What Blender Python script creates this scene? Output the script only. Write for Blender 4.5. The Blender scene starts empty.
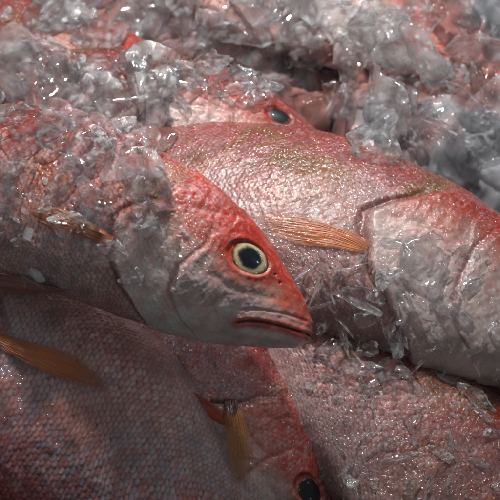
import bpy, bmesh, math, random
import numpy as np
from mathutils import Vector, Matrix
random.seed(7); rng=np.random.RandomState(7)
S=0.06
scene=bpy.context.scene
scene.view_settings.view_transform='Standard'
scene.view_settings.look='None'; scene.view_settings.exposure=0

def _h(ix,iy,iz,seed):
    n=(ix*374761393+iy*668265263+iz*2147483647+seed*974634777)&0xffffffff
    n=((n^(n>>13))*1274126177)&0xffffffff
    n=((n^(n>>16))*2246822519)&0xffffffff
    return ((n^(n>>15))&0xffff)/65535.0
def vn(p,seed=0):
    p=np.asarray(p,float); i=np.floor(p).astype(np.int64); f=p-i; f=f*f*(3-2*f)
    o=0
    for a in (0,1):
        wx=f[...,0] if a else 1-f[...,0]
        for b in (0,1):
            wy=f[...,1] if b else 1-f[...,1]
            for c in (0,1):
                wz=f[...,2] if c else 1-f[...,2]
                o=o+wx*wy*wz*_h(i[...,0]+a,i[...,1]+b,i[...,2]+c,seed)
    return o*2-1
def fbm(p,seed=0,n=4):
    p=np.asarray(p,float); o=0;a=1.0;t=0
    for k in range(n):
        o=o+a*vn(p*(2**k)+k*7.3,seed+k); t+=a; a*=.5
    return o/t
def sst(a,b,x):
    t=np.clip((x-a)/(b-a),0,1); return t*t*(3-2*t)
def herm(xs,ys,x):
    xs=np.array(xs,float); ys=np.array(ys,float); m=np.gradient(ys,xs)
    x=np.clip(x,xs[0],xs[-1]); k=np.clip(np.searchsorted(xs,x)-1,0,len(xs)-2)
    h=xs[k+1]-xs[k]; t=(x-xs[k])/h
    return ((2*t**3-3*t**2+1)*ys[k]+(t**3-2*t**2+t)*h*m[k]+(-2*t**3+3*t**2)*ys[k+1]+(t**3-t**2)*h*m[k+1])
def pdist(u,v,pts):
    d=np.full(np.shape(u),9.0)
    for (a,b),(c,e) in zip(pts[:-1],pts[1:]):
        dx,dy=c-a,e-b; t=np.clip(((u-a)*dx+(v-b)*dy)/(dx*dx+dy*dy),0,1)
        d=np.minimum(d,np.hypot(u-a-t*dx,v-b-t*dy))
    return d
def G(x,w): return np.exp(-(x/w)**2)

TILT=math.radians(33); D=12.0
fwd=Vector((0,math.sin(TILT),-math.cos(TILT))); rgt=Vector((1,0,0)); upv=Vector((0,math.cos(TILT),math.sin(TILT)))
tocam=-fwd; C=-fwd*D
def ray(px,py): return (fwd*D+rgt*((px-250)/100)+upv*((250-py)/100)).normalized()
def pix(px,py,z):
    d=ray(px,py); return C+d*((z-C.z)/d.z)

def newmat(name):
    m=bpy.data.materials.new(name); m.use_nodes=True; nt=m.node_tree; nt.nodes.clear(); return m,nt
def N(nt,t,**kw):
    n=nt.nodes.new(t)
    for k,v in kw.items():
        if k.startswith('_'): n.inputs[k[1:].replace('_',' ')].default_value=v
        else: setattr(n,k,v)
    return n
def L(nt,a,b): nt.links.new(a,b)
def math_(nt,op,a,b=None,clamp=False):
    n=nt.nodes.new('ShaderNodeMath'); n.operation=op; n.use_clamp=clamp
    for i,x in enumerate((a,b)):
        if x is None: continue
        if isinstance(x,(int,float)): n.inputs[i].default_value=x
        else: nt.links.new(x,n.inputs[i])
    return n.outputs[0]
def mixc(nt,f,a,b,bt='MIX'):
    n=nt.nodes.new('ShaderNodeMix'); n.data_type='RGBA'; n.blend_type=bt
    for s,x in ((0,f),(6,a),(7,b)):
        if isinstance(x,(int,float)): n.inputs[s].default_value=x
        elif isinstance(x,tuple): n.inputs[s].default_value=x
        else: nt.links.new(x,n.inputs[s])
    return n.outputs[2]
def mrange(nt,v,a,b,c=0,d=1):
    n=nt.nodes.new('ShaderNodeMapRange'); nt.links.new(v,n.inputs[0])
    for i,x in enumerate((a,b,c,d)): n.inputs[i+1].default_value=x
    return n.outputs[0]

def fish_material():
    m,nt=newmat('wet_snapper_skin')
    out=N(nt,'ShaderNodeOutputMaterial'); p=N(nt,'ShaderNodeBsdfPrincipled')
    co=N(nt,'ShaderNodeAttribute',attribute_name='co').outputs['Vector']
    col=N(nt,'ShaderNodeAttribute',attribute_name='col').outputs['Color']
    L(nt,col,p.inputs['Base Color'])
    wn=N(nt,'ShaderNodeTexNoise',_Scale=34.0,_Detail=2.0); L(nt,co,wn.inputs['Vector'])
    b2=N(nt,'ShaderNodeBump',_Strength=.9,_Distance=.0018); L(nt,wn.outputs['Fac'],b2.inputs['Height'])
    L(nt,b2.outputs[0],p.inputs['Coat Normal'])
    p.inputs['Coat Weight'].default_value=1.0; p.inputs['Coat Roughness'].default_value=.07; p.inputs['Coat IOR'].default_value=1.7
    p.inputs['Roughness'].default_value=.38; p.inputs['Specular IOR Level'].default_value=.4
    L(nt,p.outputs[0],out.inputs[0]); return m
def fin_material():
    m,nt=newmat('fin_membrane')
    out=N(nt,'ShaderNodeOutputMaterial'); p=N(nt,'ShaderNodeBsdfPrincipled')
    co=N(nt,'ShaderNodeAttribute',attribute_name='co').outputs['Vector']
    col=N(nt,'ShaderNodeAttribute',attribute_name='col').outputs['Color']
    nz=N(nt,'ShaderNodeTexNoise',_Scale=5.0,_Detail=3.0); L(nt,co,nz.inputs['Vector'])
    base=mixc(nt,mrange(nt,nz.outputs['Fac'],.42,.72,0,.6),col,(.46,.13,.07,1)); L(nt,base,p.inputs['Base Color'])
    p.inputs['Roughness'].default_value=.42; p.inputs['Coat Weight'].default_value=.9; p.inputs['Coat Roughness'].default_value=.07
    b=N(nt,'ShaderNodeBump',_Strength=.8,_Distance=.0012); L(nt,nz.outputs['Fac'],b.inputs['Height']); L(nt,b.outputs[0],p.inputs['Normal']); L(nt,b.outputs[0],p.inputs['Coat Normal'])
    tp=N(nt,'ShaderNodeBsdfTransparent'); m2=N(nt,'ShaderNodeMixShader')
    al=N(nt,'ShaderNodeAttribute',attribute_name='thin').outputs['Fac']; L(nt,al,m2.inputs[0])
    L(nt,p.outputs[0],m2.inputs[1]); L(nt,tp.outputs[0],m2.inputs[2])
    L(nt,m2.outputs[0],out.inputs[0]); return m
def eye_material(name,dull):
    m,nt=newmat(name)
    out=N(nt,'ShaderNodeOutputMaterial'); p=N(nt,'ShaderNodeBsdfPrincipled')
    co=N(nt,'ShaderNodeAttribute',attribute_name='co').outputs['Vector']
    ln=N(nt,'ShaderNodeVectorMath',operation='LENGTH'); L(nt,co,ln.inputs[0])
    nz=N(nt,'ShaderNodeTexNoise',_Scale=2.5,_Detail=4.0); L(nt,co,nz.inputs['Vector'])
    r=math_(nt,'ADD',ln.outputs['Value'],math_(nt,'MULTIPLY',math_(nt,'SUBTRACT',nz.outputs['Fac'],.5),.34))
    cr=N(nt,'ShaderNodeValToRGB'); e=cr.color_ramp.elements
    e[0].position=0; e[0].color=(.006,.008,.012,1); e[1].position=1; e[1].color=(.10,.02,.012,1)
    if dull: st=((.55,(.006,.007,.010,1)),(.68,(.015,.012,.015,1)),(.76,(.09,.04,.03,1)),(.86,(.12,.03,.02,1)))
    else: st=((.47,(.005,.009,.018,1)),(.54,(.05,.05,.045,1)),(.60,(.36,.29,.13,1)),(.69,(.60,.55,.38,1)),(.77,(.48,.38,.20,1)),(.85,(.20,.07,.03,1)),(.92,(.06,.015,.010,1)))
    for ps,c in st:
        x=e.new(ps); x.color=c
    L(nt,r,cr.inputs[0]); L(nt,cr.outputs[0],p.inputs['Base Color'])
    p.inputs['Roughness'].default_value=.45 if dull else .25; p.inputs['Coat Weight'].default_value=.25 if dull else 1; p.inputs['Coat Roughness'].default_value=.06 if dull else .03
    L(nt,p.outputs[0],out.inputs[0]); return m
def ice_material(name,milk,transp,rough=.0):
    m,nt=newmat(name)
    out=N(nt,'ShaderNodeOutputMaterial'); g=N(nt,'ShaderNodeBsdfGlass',_Roughness=rough,_IOR=1.27); g.inputs['Color'].default_value=(.99,.995,1,1)
    d=N(nt,'ShaderNodeBsdfDiffuse'); d.inputs['Color'].default_value=(.95,.97,.99,1)
    at=N(nt,'ShaderNodeAttribute',attribute_name='milk').outputs['Fac']
    t=N(nt,'ShaderNodeBsdfTransparent'); mx=N(nt,'ShaderNodeMixShader',_Fac=transp)
    L(nt,g.outputs[0],mx.inputs[1]); L(nt,t.outputs[0],mx.inputs[2])
    m1=N(nt,'ShaderNodeMixShader'); L(nt,math_(nt,'MULTIPLY',at,milk,clamp=True),m1.inputs[0]); L(nt,mx.outputs[0],m1.inputs[1]); L(nt,d.outputs[0],m1.inputs[2])
    fr=N(nt,'ShaderNodeFresnel',_IOR=1.52); ge=N(nt,'ShaderNodeNewGeometry'); gl=N(nt,'ShaderNodeBsdfGlossy',_Roughness=.05)
    fo=math_(nt,'MULTIPLY',fr.outputs[0],math_(nt,'SUBTRACT',1.0,ge.outputs['Backfacing']))
    m2=N(nt,'ShaderNodeMixShader'); L(nt,fo,m2.inputs[0]); L(nt,m1.outputs[0],m2.inputs[1]); L(nt,gl.outputs[0],m2.inputs[2])
    L(nt,m2.outputs[0],out.inputs[0]); return m
FISHM=fish_material(); FINM=fin_material(); EYEM=eye_material('fish_eye_surface',False); EYED=eye_material('dull_fish_eye_surface',True)
ICE_C=ice_material('clear_melting_ice',.16,.34)
ICE_M=ice_material('milky_melting_ice',.32,.30)
ICE_S=ice_material('crushed_ice_grains',.18,.32)
def bed_mat():
    m,nt=newmat('packed_ice_bed'); out=N(nt,'ShaderNodeOutputMaterial'); p=N(nt,'ShaderNodeBsdfPrincipled')
    col=N(nt,'ShaderNodeAttribute',attribute_name='col').outputs['Color']; L(nt,col,p.inputs['Base Color'])
    p.inputs['Roughness'].default_value=.15
    L(nt,p.outputs[0],out.inputs[0]); return m
BEDM=bed_mat()

def set_attrs(me,attrs):
    for k,v in (attrs or {}).items():
        if k=='co': at=me.attributes.new(k,'FLOAT_VECTOR','POINT'); at.data.foreach_set('vector',v.reshape(-1).astype(np.float32))
        elif k=='col':
            v4=np.concatenate([v,np.ones(v.shape[:-1]+(1,))],-1)
            at=me.attributes.new(k,'FLOAT_COLOR','POINT'); at.data.foreach_set('color',v4.reshape(-1).astype(np.float32))
        else: at=me.attributes.new(k,'FLOAT','POINT'); at.data.foreach_set('value',v.reshape(-1).astype(np.float32))
def grid_mesh(name,P,closed=False,attrs=None,mat=None):
    nu,nv=P.shape[:2]; me=bpy.data.meshes.new(name)
    idx=np.arange(nu*nv).reshape(nu,nv)
    if closed: b=np.roll(idx,-1,axis=1); a=idx
    else: a=idx[:,:-1]; b=idx[:,1:]
    q=np.stack([a[:-1],b[:-1],b[1:],a[1:]],-1).reshape(-1,4)
    me.vertices.add(nu*nv); me.vertices.foreach_set('co',P.reshape(-1).astype(np.float32))
    me.loops.add(q.size); me.loops.foreach_set('vertex_index',q.reshape(-1).astype(np.int32))
    me.polygons.add(len(q)); me.polygons.foreach_set('loop_start',(np.arange(len(q))*4).astype(np.int32))
    me.update(calc_edges=True); me.validate()
    me.polygons.foreach_set('use_smooth',np.ones(len(me.polygons),bool))
    set_attrs(me,attrs)
    if mat: me.materials.append(mat)
    me.update(); return me
def addobj(name,me,parent=None):
    o=bpy.data.objects.new(name,me); scene.collection.objects.link(o)
    if parent: o.parent=parent
    return o

def scales(u,a,q=1.0,seed=0):
    A=.078*q;B=.041*q;R=.062*q
    sh=u.shape; u=u.ravel(); a=a.ravel()
    H=np.zeros_like(u); E=np.full_like(u,.02); I=np.zeros_like(u); done=np.zeros(u.shape,bool)
    i0=np.floor((u-R*1.15)/B).astype(np.int64)
    for k in range(0,6):
        i=i0+k; off=.5*(i%2)
        j=np.round(a/A-off).astype(np.int64)
        jx=(_h(i,j,j*0,seed)-.5)*.40*B; jy=(_h(i,j,j*0,seed+1)-.5)*.22*A
        cu=i*B+jx; cv=(j+off)*A+jy
        du=u-cu; da=(a-cv)*1.12
        r=np.hypot(du,da); Rr=R*(.93+.14*_h(i,j,j*0,seed+2))
        c=(r<Rr)&(~done)
        H[c]=(du[c]/R); E[c]=(Rr-r)[c]/q; I[c]=_h(i,j,j*0,seed+3)[c]
        done|=c
    return H.reshape(sh),E.reshape(sh),I.reshape(sh),H.reshape(sh)

UX=[0,.05,.15,.3,.48,.74,1.19,1.94,2.6,3.3,4.0,4.6,5.0]
TP=[.09,.135,.22,.33,.45,.60,.76,.86,.86,.71,.46,.27,.24]
BX=[0,.05,.15,.3,.59,1.08,1.96,2.6,3.3,4.0,4.6,5.0]
BT=[-.08,-.12,-.185,-.265,-.38,-.51,-.64,-.70,-.58,-.37,-.23,-.22]
WX=[0,.05,.15,.3,.6,1.0,1.5,2.0,2.6,3.3,4.0,4.6,5.0]
WH=[.07,.10,.145,.20,.29,.38,.43,.45,.43,.33,.2,.1,.05]
def cap(u): return np.sqrt(np.clip(1-(1-np.clip(u/.09,0,1))**2,0,1))
def prof(u):
    f=cap(u); return herm(UX,TP,u)*f,herm(BX,BT,u)*f,herm(WX,WH,u)*f
def surfz(u,v):
    t,b,w=prof(np.asarray(u,float)); c=(t+b)/2;h=(t-b)/2; s=np.clip((v-c)/np.maximum(h,1e-4),-1,1)
    return w*(1-s*s)**.5
EU,EV=.79,.345
OPV=[-.70,-.6,-.45,-.2,.0,.12,.25,.4,.55,.7]; OPU=[.95,1.2,1.5,1.80,1.90,1.93,1.84,1.70,1.62,1.58]
PRV=[-.6,-.46,-.35,-.2,0,.2,.45]; PRU=[.5,.80,1.06,1.21,1.25,1.2,1.12]
SLIT=[(-.05,.01),(.12,-.01),(.28,-.04),(.44,-.085),(.56,-.135),(.62,-.18)]
MAXT=[(.10,.10),(.3,.065),(.50,.0),(.66,-.08)]
def build_fish(label,s,snout,z,ang,nrm,bend=0,lat=-.02,NU=560,NT=380,seed=1,red=1.0,darkk=.6,pect=0.0,plen=1.0,pv=0.0,pw=1.0,hug=.03,spot=False,pcol=(.55,.20,.08),fins=('pectoral','pelvic','dorsal','anal','tail'),dors=.05,pale=0.0,eyem=None,headred=1.0,sq=.85,olive=.6,blue=.3,acol=(.45,.16,.1),es=1.0,hsc=0.0,relief=1.0,dkc=(.05,.025,.032)):
    ER=.20*es
    t=np.linspace(0,1,NU)[:,None]; u=(5.0*(.3*t*t+.7*t))+np.zeros((1,NT))
    nb=NT//7
    tv=np.linspace(-math.pi/2-.25,math.pi/2+.25,NT-nb,endpoint=False); tb=np.linspace(math.pi/2+.25,3*math.pi/2-.25,nb,endpoint=False)
    th=np.concatenate([tv,tb])[None,:]+np.zeros((NU,1))
    tp,bt,w=prof(u); c=(tp+bt)/2; h=(tp-bt)/2
    v=c+h*np.sin(th); zz=w*np.sign(np.cos(th))*np.abs(np.cos(th))**.92
    P=np.stack([-u,v,zz],-1)
    du=np.gradient(P,axis=0); dv=np.roll(P,-1,1)-np.roll(P,1,1)
    nn=np.cross(dv,du); nn/=np.maximum(np.linalg.norm(nn,axis=-1,keepdims=True),1e-9)
    if (nn[NU//2,:,2]*P[NU//2,:,2]).sum()<0: nn=-nn
    ue=np.interp(v,OPV,OPU); upr=np.interp(v,PRV,PRU)
    side=sst(.0,.25,np.abs(zz)/np.maximum(w,1e-4))
    Q=np.stack([u,v,zz],-1)
    wob=.05*vn(np.stack([u*4,v*4,zz*0],-1),seed)
    n1=fbm(Q*2.5,seed+9); n2=fbm(Q*9,seed+11); n3=fbm(Q*24,seed+13,3); n0=fbm(Q*3.0+5,seed+17)
    head=sst(.05,-.05,u-ue+wob)
    scm=np.clip((1-head)+head*np.maximum(sst(.85,1.25,u)*.6,hsc),0,1)
    arc=th*.82+.04*vn(np.stack([u*2.5,th*2,zz*0],-1),seed+2)
    uu=u+.04*vn(np.stack([u*2,th*2.5,zz*0],-1),seed+5)
    H,E,I,F=scales(uu,arc,sq,seed=seed)
    rim=np.exp(-(E/.010)**2)
    Dp=np.zeros_like(u)
    Dp+=.026*sst(.04,-.04,u-ue+wob)*sst(.75,.55,v)*sst(.5,1.3,u)
    Dp-=.020*G(u-ue-.045+wob,.035)*sst(.62,.4,v)*side
    Dp+=.014*sst(.04,-.04,u-upr+wob)*sst(.5,.35,v)*sst(.4,.8,u)*side
    Dp-=.009*G(u-upr-.02+wob,.022)*sst(.5,.4,v)*side*sst(.4,.7,u)
    Dp-=.008*G(pdist(u,v,[(1.3,.22),(1.6,.2),(1.85,.15)]),.03)*side
    Dp-=.008*G(pdist(u,v,[(1.05,.6),(1.4,.5),(1.66,.42)]),.04)
    ds=pdist(u,v,SLIT)
    Dp-=.030*G(ds,.008); Dp+=.007*G(ds-.03,.022)
    Dp-=.006*G(pdist(u,v,MAXT),.014)
    Dp+=.005*G(pdist(u,v,[(.25,.0),(.42,-.04),(.56,-.10)]),.04)
    Dp-=.008*G(pdist(u,v,[(.15,-.15),(.4,-.25),(.7,-.33),(.95,-.42)]),.03)
    Dp-=.007*G(pdist(u,v,[(.35,.17),(.55,.10),(.8,.05),(1.0,.07)]),.035)
    re=np.hypot(u-EU,(v-EV)/.68)
    Dp-=.030*sst(ER+.02,ER-.03,re); Dp+=.003*G(re-ER-.03,.025)
    for nu_,nv_ in ((.45,.29),(.52,.33)): Dp-=.014*G(np.hypot(u-nu_,v-nv_),.010)
    wrk=fbm(np.stack([u*9,v*5+u*3,zz*3],-1),seed+21,3)
    Dp+=head*(.014*fbm(Q*4,seed+3)+.0032*n3+.006*n2+.006*(1-2*np.abs(wrk))*sst(.6,1.1,u))
    Dp+=(1-head)*(.022*fbm(Q*1.8,seed+4)+.008*n2+.003*n3)
    sf=scm*np.clip(.85+.7*n1,.3,1.3)*sq*relief
    Dp+=sf*((.0050+.003*I)*H-.002*rim)
    P=P+nn*Dp[...,None]
    k=np.maximum(u-1.6,0)**2; P[...,1]+=bend*k; P[...,2]+=lat*k
    co=np.stack([u,arc,zz*0],-1)
    sv=(v-c)/np.maximum(h,1e-4)
    def C3(a): return np.array(a)[None,None,:]
    def mx(a,b,f): return a*(1-np.clip(f,0,1)[...,None])+b*np.clip(f,0,1)[...,None]
    up=sst(-.8,.7,sv+.6*n1-pale)
    colr=mx(C3((.58,.34,.30)),C3((.44,.075,.050)),up)
    colr=mx(colr,C3((.36,.022,.010)),sst(.3,1.0,sv+.5*n2-pale*.5)*.9)
    colr=mx(colr,C3((.24,.11,.022)),(1-head)*sst(-.15,.35,n0+.4*n2)*olive*sst(-.3,.5,sv))
    colr=mx(colr,C3((.38,.43,.52)),(1-head)*np.clip(blue*(.3+1.4*_h((I*9999).astype(np.int64),(I*0).astype(np.int64),(I*0).astype(np.int64),3))*sst(.35,-.35,n0+.3*n2),0,.85)*sst(.9,.3,sv))
    colr=mx(colr,C3((.80,.66,.63)),scm*sst(.15,.7,F)*(.10+.85*I*I)*(1-.4*up)*np.clip(.7+1.1*n1,0,1.2))
    dk=(1-head)*np.clip(darkk*sst(-1.0,.3,sv+.5*n1-pale*.4)*np.clip(.6+1.2*n2+.4*n1,0,1.3),0,.92)*sst(.55,-.25,F+.35*n3)
    colr=mx(colr,C3(dkc),dk)
    colr=mx(colr,C3((.14,.016,.014)),scm*rim*.6)
    hc=mx(C3((.80,.66,.62)),C3((.54,.16,.11)),sst(-.12,.34,v+.22*n1+.15*n2-.05*(u-.8)))
    topc=C3((.46,.030/headred,.010/headred))
    hc=mx(hc,topc,sst(.14,.44,v+.14*n1+.12*n2+.20*sst(.5,.1,u)-.18*sst(1.0,1.7,u)))
    hc=mx(hc,C3((.46,.040,.015)),G(re-ER-.03,.06)*.75)
    hc=mx(hc,C3((.60,.30,.24)),G(pdist(u,v,[(.25,.05),(.52,-.01)]),.05)*.35)
    hc=mx(hc,C3((.54,.08,.05)),G(ds-.02,.034)*.9)
    hc=mx(hc,C3((.80,.70,.67)),sst(.0,.5,n2+.4*n1)*.55*sst(.35,-.1,v)*sst(.5,1.0,u))
    hc=mx(hc,C3((.24,.018,.014)),sst(.05,.5,n2)*.40*sst(-.0,.35,v))
    hc=mx(hc,C3((.48,.10,.075)),sst(.05,.4,n3)*.40*sst(-.4,.0,v))
    hc=mx(hc,C3((.70,.54,.51)),sst(.1,.5,-n3+.3*n2)*.20)
    hc=mx(hc,C3((.38,.06,.045)),G(u-upr-.03+wob,.03)*.5*sst(.5,.3,v)*sst(-.5,-.2,v))
    hc=mx(hc,C3((.76,.62,.59)),scm*sst(.2,.7,F)*.5*I); hc=mx(hc,C3((.20,.035,.03)),scm*rim*.45)
    colr=mx(colr,hc,head)
    colr=mx(colr,C3((.14,.02,.014)),G(u-ue-.05+wob,.03)*.5*sst(.62,.45,v))  # shade painted into the groove behind the gill cover
    colr=mx(colr,C3((.06,.008,.008)),G(ds,.008)*.8)
    for nu_,nv_ in ((.45,.29),(.52,.33)): colr=mx(colr,C3((.05,.010,.008)),G(np.hypot(u-nu_,v-nv_),.010)*.7)
    lum=colr.mean(-1,keepdims=True); colr=np.clip(lum+(colr-lum)*1.15,.003,1)
    colr=colr*(1+.45*n2[...,None]+.35*n1[...,None])*red*.76
    colr=np.clip(colr,.004,.8)
    o=addobj('snapper_fish',grid_mesh('snapper_body',P,True,{'co':co,'col':colr},FISHM))
    o['label']=label; o['category']='fish'; o['group']='red snappers piled on ice'
    nv_=Vector(nrm).normalized(); a=math.radians(ang)
    e=rgt*math.cos(a)+upv*math.sin(a); cc=-(e.dot(nv_))/(tocam.dot(nv_))
    X=(e+tocam*cc).normalized(); Y=nv_.cross(X)
    M=Matrix((X,Y,nv_)).transposed().to_4x4(); M.translation=pix(snout[0],snout[1],z)
    o.matrix_world=M@Matrix.Scale(s,4)
    nr,na=30,56
    r=np.linspace(0,1,nr)[:,None]+np.zeros((1,na)); an=np.linspace(0,2*math.pi,na,endpoint=False)[None,:]+np.zeros((nr,1))
    ex=r*np.cos(an); ey=r*np.sin(an); ez=np.sqrt(np.clip(1-r*r*.97,0,1))
    z0=float(surfz(EU,EV)); g=(float(surfz(EU,EV+.05))-float(surfz(EU,EV-.05)))/.1; gu=(float(surfz(EU+.05,EV))-float(surfz(EU-.05,EV)))/.1
    n=Vector((gu,-g,1)).normalized(); xa=Vector((1,0,0)); xa=(xa-n*xa.dot(n)).normalized(); ya=n.cross(xa)
    B=np.array([xa,ya,n]); loc=np.stack([ex*ER*1.12,ey*ER*.74,ez*.052-.040],-1)
    PE=loc@B+np.array([-EU,EV,z0])
    addobj('eye',grid_mesh('eye',PE,True,{'co':np.stack([(ex-.07)*1.16,(ey-.07)*.92,ez*0],-1)},eyem or EYEM),o)
    def bent(p):
        p=np.array(p,float); uu=-p[...,0]; k=np.maximum(uu-1.6,0)**2; p[...,1]+=bend*k; p[...,2]+=lat*k; return p
    def finish(name,Pf,q,l,nray,col,spot=False,thin=.2,tk=.005,soft=False):
        ray_=.5+.5*np.cos(q*nray*2*math.pi)+0*l
        cl=np.array(col)[None,None,:]*(.95+.08*ray_)[...,None]*(1-.10*l)[...,None]
        if spot: cl=cl*(1-.95*sst(.19,.12,l+.03*np.sin(q*9))[...,None])
        co=np.stack([q*3+0*l,l*1.2+0*q,0*l+0*q],-1)
        th_=thin+.6*sst(.4,1,l)+.5*(2*np.abs(q-.5))**4+.15*(1-ray_)*l
        if soft: th_=th_+.6*sst(.82,1,l)+(0 if spot else .45*sst(.15,0,l))
        if spot: th_=th_*sst(.05,.3,l)
        th_=np.clip(th_,0,1 if soft else .9)
        fo=addobj(name,grid_mesh(name,bent(Pf),False,{'co':co,'col':np.clip(cl,0,1),'thin':th_},FINM),o)
        if tk: md=fo.modifiers.new('thick','SOLIDIFY'); md.thickness=tk
    def fin(name,b0,b1,tips,nray,col,corr=.004):
        q=np.linspace(0,1,nray*6+1)[:,None]; l=np.linspace(0,1,30)[None,:]
        b0=np.array(b0);b1=np.array(b1); base=b0+(b1-b0)*q
        tk=np.linspace(0,1,len(tips)); T=np.stack([herm(tk,[tt[i] for tt in tips],q[:,0]) for i in range(3)],-1)
        rag=1-.02*np.abs(np.sin(q[:,0]*nray*math.pi))-.06*vn(np.stack([q[:,0]*7,q[:,0]*0,q[:,0]*0],-1),seed)
        Pf=base[:,None,:]+(T-base)[:,None,:]*(l*rag[:,None])[...,None]
        Pf[...,2]+=corr*np.cos(q*nray*2*math.pi)*(1-.3*l)+.02*np.sin(l*3+q*4)+.02*vn(np.stack([q*4+0*l,l*3+0*q,0*l+0*q],-1),seed)
        finish(name,Pf,q,l,nray,col,thin=.05)
    if 'pectoral' in fins:
        q=np.linspace(0,1,85)[:,None]; l=np.linspace(0,1,80)[None,:]
        ln=1.15*plen; a=math.radians(pect)
        hw=pw*(.055+.055*np.sin(math.pi*np.clip(l*.9,0,1)))*(1-.30*sst(.6,1.0,l))
        endr=1-.22*(q)**1.3-.05*vn(np.stack([q*8+0*l,q*0+0*l,q*0+0*l],-1),seed+4)
        al=l*ln*endr; sd=(2*q-1)*hw+.07*(l**2)*pw+.015*vn(np.stack([l*3+0*q,q*2+0*l,0*q+0*l],-1),seed)
        X_=-1.86-al*math.cos(a)+sd*math.sin(a); Y_=pv-.06-al*math.sin(a)-sd*math.cos(a)
        Z_=surfz(-X_,Y_)+hug*sst(-.1,.3,l)+.0004*np.cos(q*13*2*math.pi)*(1-.6*l)+.006*np.sin(l*5+q*2)+.008*vn(np.stack([l*6+0*q,q*3+0*l,0*q+0*l],-1),seed+2)+.010*np.sin(np.pi*q)*(1-l)
        finish('pectoral_fin',np.stack([X_,Y_,Z_],-1),q,l,13,pcol,spot,thin=.06,tk=0,soft=True)
    if 'pelvic' in fins: fin('pelvic_fin',(-2.05,-.60,.22),(-2.2,-.68,.10),[(-3.0,-.72,.25),(-2.9,-.85,.2),(-2.55,-.85,.1)],6,(.45,.22,.18))
    if 'dorsal' in fins: fin('dorsal_fin',(-1.65,.80,0),(-4.25,.36,0),[(-1.95,.84+dors,.0),(-2.6,.85+dors*1.3,.0),(-3.4,.70+dors*1.1,0),(-4.2,.40+dors*1.6,0),(-4.6,.42,0)],20,(.40,.09,.05),corr=.010)
    if 'anal' in fins: fin('anal_fin',(-3.1,-.58,.12),(-4.5,-.26,.06),[(-3.6,-.68,.14),(-4.3,-.52,.12),(-4.9,-.34,.06)],9,acol)
    if 'tail' in fins: fin('tail_fin',(-4.9,.22,0),(-4.9,-.2,0),[(-6.0,.8,0),(-5.6,.3,0),(-5.45,0,0),(-5.6,-.3,0),(-5.95,-.75,0)],16,(.45,.08,.05))
    return o
def nrm(k,x=0.0): return (x,-math.sin(math.radians(k)),math.cos(math.radians(k)))
hero=build_fish('red snapper head with pale eye ring emerging from melting ice',.95,(311,337),1.35,-27,nrm(28),bend=-.06,lat=-.08,NU=820,NT=500,seed=3,darkk=.9,pect=0,plen=.85,pw=.8,pcol=(.50,.16,.05),fins=('pectoral','pelvic','tail'),red=1.25)
f2=build_fish('large red snapper with dark-edged back scales and orange pectoral fin',1.3,(618,376),.55,-25,nrm(4),bend=-.03,lat=-.02,NU=820,NT=480,seed=21,darkk=2.0,pect=6,plen=.82,pv=-.07,pw=.82,pcol=(.60,.19,.06),fins=('pectoral','pelvic','dorsal','tail'),dors=-.02,sq=.68,olive=.95,blue=.15,red=.88)
f3=build_fish('red snapper half hidden behind another fish, forehead and dull eye showing',.95,(344,171),.38,-12,nrm(16),NU=460,NT=300,seed=33,darkk=.7,fins=('tail',),eyem=EYED,es=.75,red=.72,headred=1.0,hsc=.3)
f4=build_fish('red snapper lying belly up slope with orange pectoral fin',1.3,(-225,212),1.25,149,nrm(22),bend=.055,lat=-.05,NU=820,NT=480,seed=41,darkk=2.3,pect=12,plen=.85,pw=.75,pcol=(.66,.20,.05),fins=('pectoral','anal','tail'),sq=.72,blue=.45,acol=(.62,.10,.03),red=1.25,olive=.2,relief=1.0,dkc=(.06,.028,.038))
f5=build_fish('red snapper wedged head down under its neighbours',.95,(330,584),-.35,-52,nrm(20),NU=560,NT=360,seed=55,darkk=1.1,pect=150,plen=.80,pv=.33,pw=1.1,hug=.09,spot=True,pcol=(.62,.25,.05),red=.95,fins=('pectoral','tail'),eyem=EYED,headred=.8,hsc=.8,es=.85)
f6=build_fish('dark wet red snapper under scattered ice shards',1.12,(680,715),-.45,-43,nrm(16),NU=640,NT=380,seed=61,darkk=2.3,red=.78,fins=('tail','dorsal'),dors=.0,olive=.8,sq=.75,blue=.15)
f7=build_fish('dark red snapper deep in the pile',1.05,(760,600),-.7,-32,nrm(10),NU=360,NT=240,seed=71,darkk=1,red=.6,fins=())
f8=build_fish('pale red snapper under a cover of ice',1.0,(455,60),-.45,-10,nrm(8),NU=360,NT=240,seed=81,darkk=.6,pale=.1,fins=('tail',))
f9=build_fish('bright orange-red snapper under ice lumps',.9,(450,66),.30,-24,nrm(-8),NU=360,NT=240,seed=91,darkk=.1,fins=('tail',),headred=.6,red=1.4,es=.6,eyem=EYED)
f10=build_fish('red snapper buried under a thick ice heap',1.05,(215,120),-.1,-14,nrm(8),NU=360,NT=240,seed=95,darkk=.6,fins=('dorsal','tail'))

n=560; gx,gy=np.meshgrid(np.linspace(-7,7,n),np.linspace(-6,8,n),indexing='ij')
P3=np.stack([gx,gy,gx*0],-1)
wx=P3+.25*np.stack([vn(P3*2,1),vn(P3*2,2),gx*0],-1)
rid=1-np.abs(fbm(wx*1.5,5,4))*2
gz=-1.25+.22*fbm(P3*1.1,5)+.26*rid+.12*fbm(P3*6,8)
mound=np.maximum(1.30*sst(.2,1.5,gy+.55*(gx-1.6))*sst(.5,1.2,gx),1.10*sst(1.4,2.1,gy)*sst(-.4,.4,gx))
gz+=mound+.5*sst(2.4,3.4,gy)
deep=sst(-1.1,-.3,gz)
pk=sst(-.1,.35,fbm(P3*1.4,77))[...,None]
bc=np.array([.015,.01,.01])*(1-deep[...,None])+(np.array([.36,.37,.39])*(1-pk)+np.array([.42,.20,.18])*pk)*deep[...,None]  # low hollows coloured near black, painting in the shade of deep gaps
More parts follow.
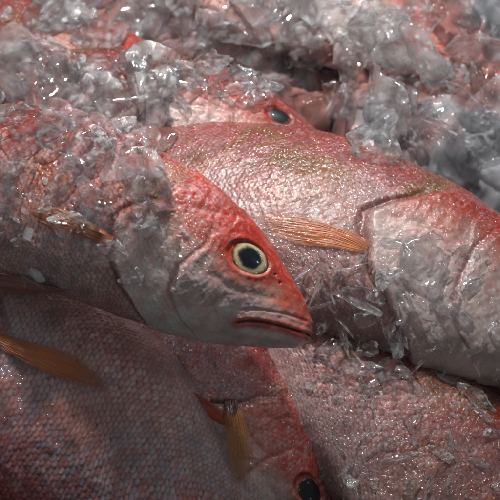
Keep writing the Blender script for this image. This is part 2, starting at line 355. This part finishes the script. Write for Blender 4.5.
bc=bc*(.75+1.0*fbm(P3*7,3)[...,None])
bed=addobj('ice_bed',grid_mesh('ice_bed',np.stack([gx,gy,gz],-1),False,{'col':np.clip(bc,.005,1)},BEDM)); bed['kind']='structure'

def ico(sub):
    bm=bmesh.new(); bmesh.ops.create_icosphere(bm,subdivisions=sub,radius=1)
    V=np.array([v.co[:] for v in bm.verts]); F=np.array([[v.index for v in f.verts] for f in bm.faces]); bm.free()
    return V/np.linalg.norm(V,axis=1,keepdims=True),F
ICO4=ico(5); ICO2=ico(2)
def ice_shape(d,seed,scale=(1,.8,.5),npl=9,p=14,rough=.12,dent=0,ripple=.07):
    r_=np.random.RandomState(seed); n_=r_.normal(size=(npl,3)); n_/=np.linalg.norm(n_,axis=1,keepdims=True)
    n_=np.vstack([n_,-n_[:3]]); h_=.5+.5*r_.rand(len(n_))
    x=np.maximum(d@n_.T,0)/h_; r=1/np.maximum((x**p).sum(1)**(1/p),.6)
    xs=np.sort(x,axis=1); edge=np.exp(-((1-xs[:,-2]/xs[:,-1])/.025)**2)
    if dent:
        for _ in range(dent):
            c=r_.normal(size=3); c/=np.linalg.norm(c); th=r_.uniform(.7,.9); k=sst(th,th+.12,d@c); r=r*(1-.25*k); edge=np.maximum(edge,np.exp(-((k-.1)/.12)**2)*.5)
    r=r*(1+rough*fbm(d*1.3+seed,seed,2)+rough*ripple*fbm(d*6+seed,seed+2,2))
    milk=.04+edge*2.2*np.clip(.3+1.8*fbm(d*3,seed+4,2),0,1)+2.2*sst(.36,.62,fbm(d*2.2+seed,seed+5,5))
    return d*r[:,None]*np.array(scale),milk
def tri_mesh(name,V,F,mat,smooth=True,milk=None):
    me=bpy.data.meshes.new(name); me.vertices.add(len(V)); me.vertices.foreach_set('co',V.reshape(-1).astype(np.float32))
    me.loops.add(F.size); me.loops.foreach_set('vertex_index',F.reshape(-1).astype(np.int32))
    me.polygons.add(len(F)); me.polygons.foreach_set('loop_start',(np.arange(len(F))*3).astype(np.int32))
    me.update(calc_edges=True); me.polygons.foreach_set('use_smooth',np.full(len(F),smooth)); me.materials.append(mat)
    set_attrs(me,{'milk':milk}); me.update(); return me
def mk(nm,i,scale,mat,**k):
    V,ml=ice_shape(ICO4[0],i,scale,**k); return tri_mesh(nm,V,ICO4[1],mat,True,ml)
BLK=[mk('ice_block',100+i,(1,.75+.2*(i%2),.38+.10*(i%3)),[ICE_M,ICE_C][i%2],p=[26,45,90][i%3],rough=.20,dent=3,npl=11) for i in range(12)]
BIG=[mk('ice_piece',300+i,(1,.70+.2*(i%2),.30+.06*(i%3)),[ICE_C,ICE_M][(i%3)//2],p=[30,50,90][i%3],rough=.20,dent=3,npl=10,ripple=.10) for i in range(10)]
SHD=[mk('ice_shard',200+i,(1,.16+.14*(i%3),.07+.05*(i%2)),ICE_C,npl=7,p=70,rough=.38,dent=4) for i in range(10)]
bpy.context.view_layer.update(); dg=bpy.context.evaluated_depsgraph_get()
def hit(px,py):
    ok,loc,no,_,ob,_=scene.ray_cast(dg,C,ray(px,py))
    return (loc,no) if ok else (pix(px,py,-.6),Vector((0,0,1)))
KD={'b':BLK,'s':SHD,'g':BIG}
LAB={'b':('lump of melting ice with rounded wet edges','ice'),'s':('thin clear ice shard with glinting edges','ice'),'g':('large clear block of melting ice with smooth faces','ice')}
NM={'b':'ice_chunk','s':'ice_shard','g':'ice_chunk'}
pending=[]
def put(kind,px,py,size,lift=0.3,rot=None,variant=None,flat=.5):
    loc,no=hit(px,py); me=random.choice(KD[kind]) if variant is None else KD[kind][variant]
    o=bpy.data.objects.new(NM[kind],me)
    ax=no.lerp(Vector((random.uniform(-1,1),random.uniform(-1,1),1)),flat).normalized()
    q=ax.to_track_quat('Z','Y').to_matrix().to_4x4()@Matrix.Rotation(rot if rot is not None else random.uniform(0,6.28),4,'Z')
    o.matrix_world=Matrix.Translation(loc+(no*.4+Vector((0,0,.6)))*size*lift)@q@Matrix.Scale(size,4)
    o['label'],o['category']=LAB[kind]; o['group']='melting ice pieces over the fish'
    pending.append(o)
def region(x0,x1,y0,y1,n,smin,smax,kinds,lift=(.1,.8),flat=.5):
    random.seed(int(x0*7+y0*13+n))
    k=max(1,int(round(math.sqrt(n*(x1-x0)/(y1-y0))))); rws=max(1,int(math.ceil(n/k)))
    for a in range(k):
        for b in range(rws):
            px=x0+(a+random.random())*(x1-x0)/k; py=y0+(b+random.random())*(y1-y0)/rws
            put(random.choice(kinds),px,py,random.uniform(smin,smax),random.uniform(*lift),flat=flat)
region(-20,185,15,115,13,.24,.36,'g',(.05,.35),.22)
region(-20,185,15,120,14,.10,.22,'bbs',(.3,.9))
region(-15,165,112,205,14,.17,.26,'g',(.0,.25),.15)
region(-20,172,115,210,16,.09,.17,'bbs',(.2,.6))
region(-20,500,-20,35,18,.24,.38,'ggb',(.2,.7))
region(370,520,20,160,15,.28,.42,'g',(.1,.6),.4)
region(370,520,20,165,18,.14,.26,'bbs',(.4,1.3))
region(318,400,78,122,10,.12,.24,'gb',(.2,1.0))
region(235,340,60,92,8,.14,.22,'gb',(.1,.6))
region(-20,150,205,290,16,.09,.18,'bbs',(.0,.08),.1)
region(110,168,180,300,8,.08,.15,'bbs',(.02,.10),.15)
region(305,400,255,385,28,.09,.20,'sssssb',(.05,.4),.85)
region(385,480,235,340,10,.10,.18,'sssb',(.0,.15),.35)
region(395,500,325,375,10,.10,.20,'sssb',(.0,.25),.6)
region(320,500,375,495,32,.05,.16,'sssb',(.0,.2),.45)
region(190,380,0,72,20,.18,.30,'ggbs')
region(178,275,72,104,11,.10,.18,'gbs',(.1,.35),.3)
put('g',425,264,.36,.12,variant=4,flat=.15); put('g',38,78,.42,.4,variant=3,flat=.2); put('g',148,80,.36,.4,variant=5,flat=.25)
put('g',137,152,.28,.25,variant=2,flat=.15); put('g',62,128,.30,.35,variant=6,flat=.2); put('b',497,180,.22,.6)
put('s',296,94,.12,.2,rot=.3); put('s',322,478,.12,.2)
for o in pending: scene.collection.objects.link(o)
print('ice pieces',len(pending))

random.seed(99)
Vs=[];Fs=[];Ms=[];off=0
def grains(x0,x1,y0,y1,n,s0,s1):
    global off
    for _ in range(n):
        loc,no=hit(random.uniform(x0,x1),random.uniform(y0,y1)); sz=s0+(s1-s0)*random.random()**2.5
        V,_m=ice_shape(ICO2[0],random.randrange(1,9999),(1,random.uniform(.3,.9),random.uniform(.2,.6)),npl=6,p=20,rough=.1)
        q=np.array(Matrix(Vector((random.uniform(-1,1),random.uniform(-1,1),random.uniform(-1,1))).to_track_quat('Z','Y').to_matrix()))
        Vs.append(V@q.T*sz+np.array(loc+no*sz*.35)); Fs.append(ICO2[1]+off); off+=len(V); Ms.append(np.full(len(V),random.random()**3*1.5))
grains(-10,190,10,290,220,.02,.08); grains(180,500,-10,70,140,.02,.08); grains(365,510,60,170,120,.02,.09)
grains(300,400,250,400,160,.015,.06); grains(400,490,240,370,60,.012,.04); grains(170,420,80,200,60,.006,.02); grains(310,505,370,500,220,.008,.035)
grains(180,300,190,330,6,.005,.010); grains(0,240,290,500,12,.005,.010); grains(130,260,330,430,30,.008,.025)
cr=addobj('crushed_ice',tri_mesh('crushed_ice',np.vstack(Vs),np.vstack(Fs),ICE_S,False,np.concatenate(Ms))); cr['kind']='stuff'
cr['label']='small crushed ice grains scattered over the fish'; cr['category']='ice'

for o in list(scene.objects):
    if o.parent is None: o.matrix_basis=Matrix.Scale(S,4)@o.matrix_basis
cam=bpy.data.objects.new('camera',bpy.data.cameras.new('camera')); scene.collection.objects.link(cam); scene.camera=cam
cam.matrix_world=Matrix.Translation(C*S)@Matrix((rgt,upv,tocam)).transposed().to_4x4()
cd=cam.data; cd.sensor_width=36; cd.lens=18/(2.5/D); cd.clip_start=.01; cd.clip_end=50
cd.dof.use_dof=True; cd.dof.aperture_fstop=16; cd.dof.focus_distance=(pix(256,262,1.3)-C).dot(fwd)*S
def area(name,loc,size,power,col,target=(0,0,0)):
    l=bpy.data.lights.new(name,'AREA'); l.size=size*S; l.energy=power; l.color=col
    o=bpy.data.objects.new(name,l); scene.collection.objects.link(o)
    o.location=Vector(loc)*S; o.rotation_euler=(Vector(target)*S-o.location).to_track_quat('-Z','Y').to_euler()
area('market_lamp',(-.8,2.7,6.3),.40,1.55,(1,.97,.94),(-.1,.3,0))
area('market_lamp',(2.8,4.8,6.8),.35,.80,(.98,.98,1),(.8,.9,0))
w=bpy.data.worlds.new('World'); scene.world=w; w.use_nodes=True; nt=w.node_tree
bg=nt.nodes['Background']; tc=N(nt,'ShaderNodeTexCoord')
vo=N(nt,'ShaderNodeTexVoronoi',_Scale=4.2); L(nt,tc.outputs['Generated'],vo.inputs['Vector'])
sp=mrange(nt,vo.outputs['Distance'],.07,.13,14.0,0.0)  # scattered bright world spots, added to give the ice glints
sx=N(nt,'ShaderNodeSeparateXYZ'); L(nt,tc.outputs['Generated'],sx.inputs[0])
up_=mrange(nt,sx.outputs['Z'],.0,.3,0,1)
amb=mrange(nt,sx.outputs['Z'],-.1,.9,.01,.09)
L(nt,math_(nt,'ADD',math_(nt,'MULTIPLY',sp,up_),amb),bg.inputs['Strength']); bg.inputs['Color'].default_value=(.94,.96,1,1)
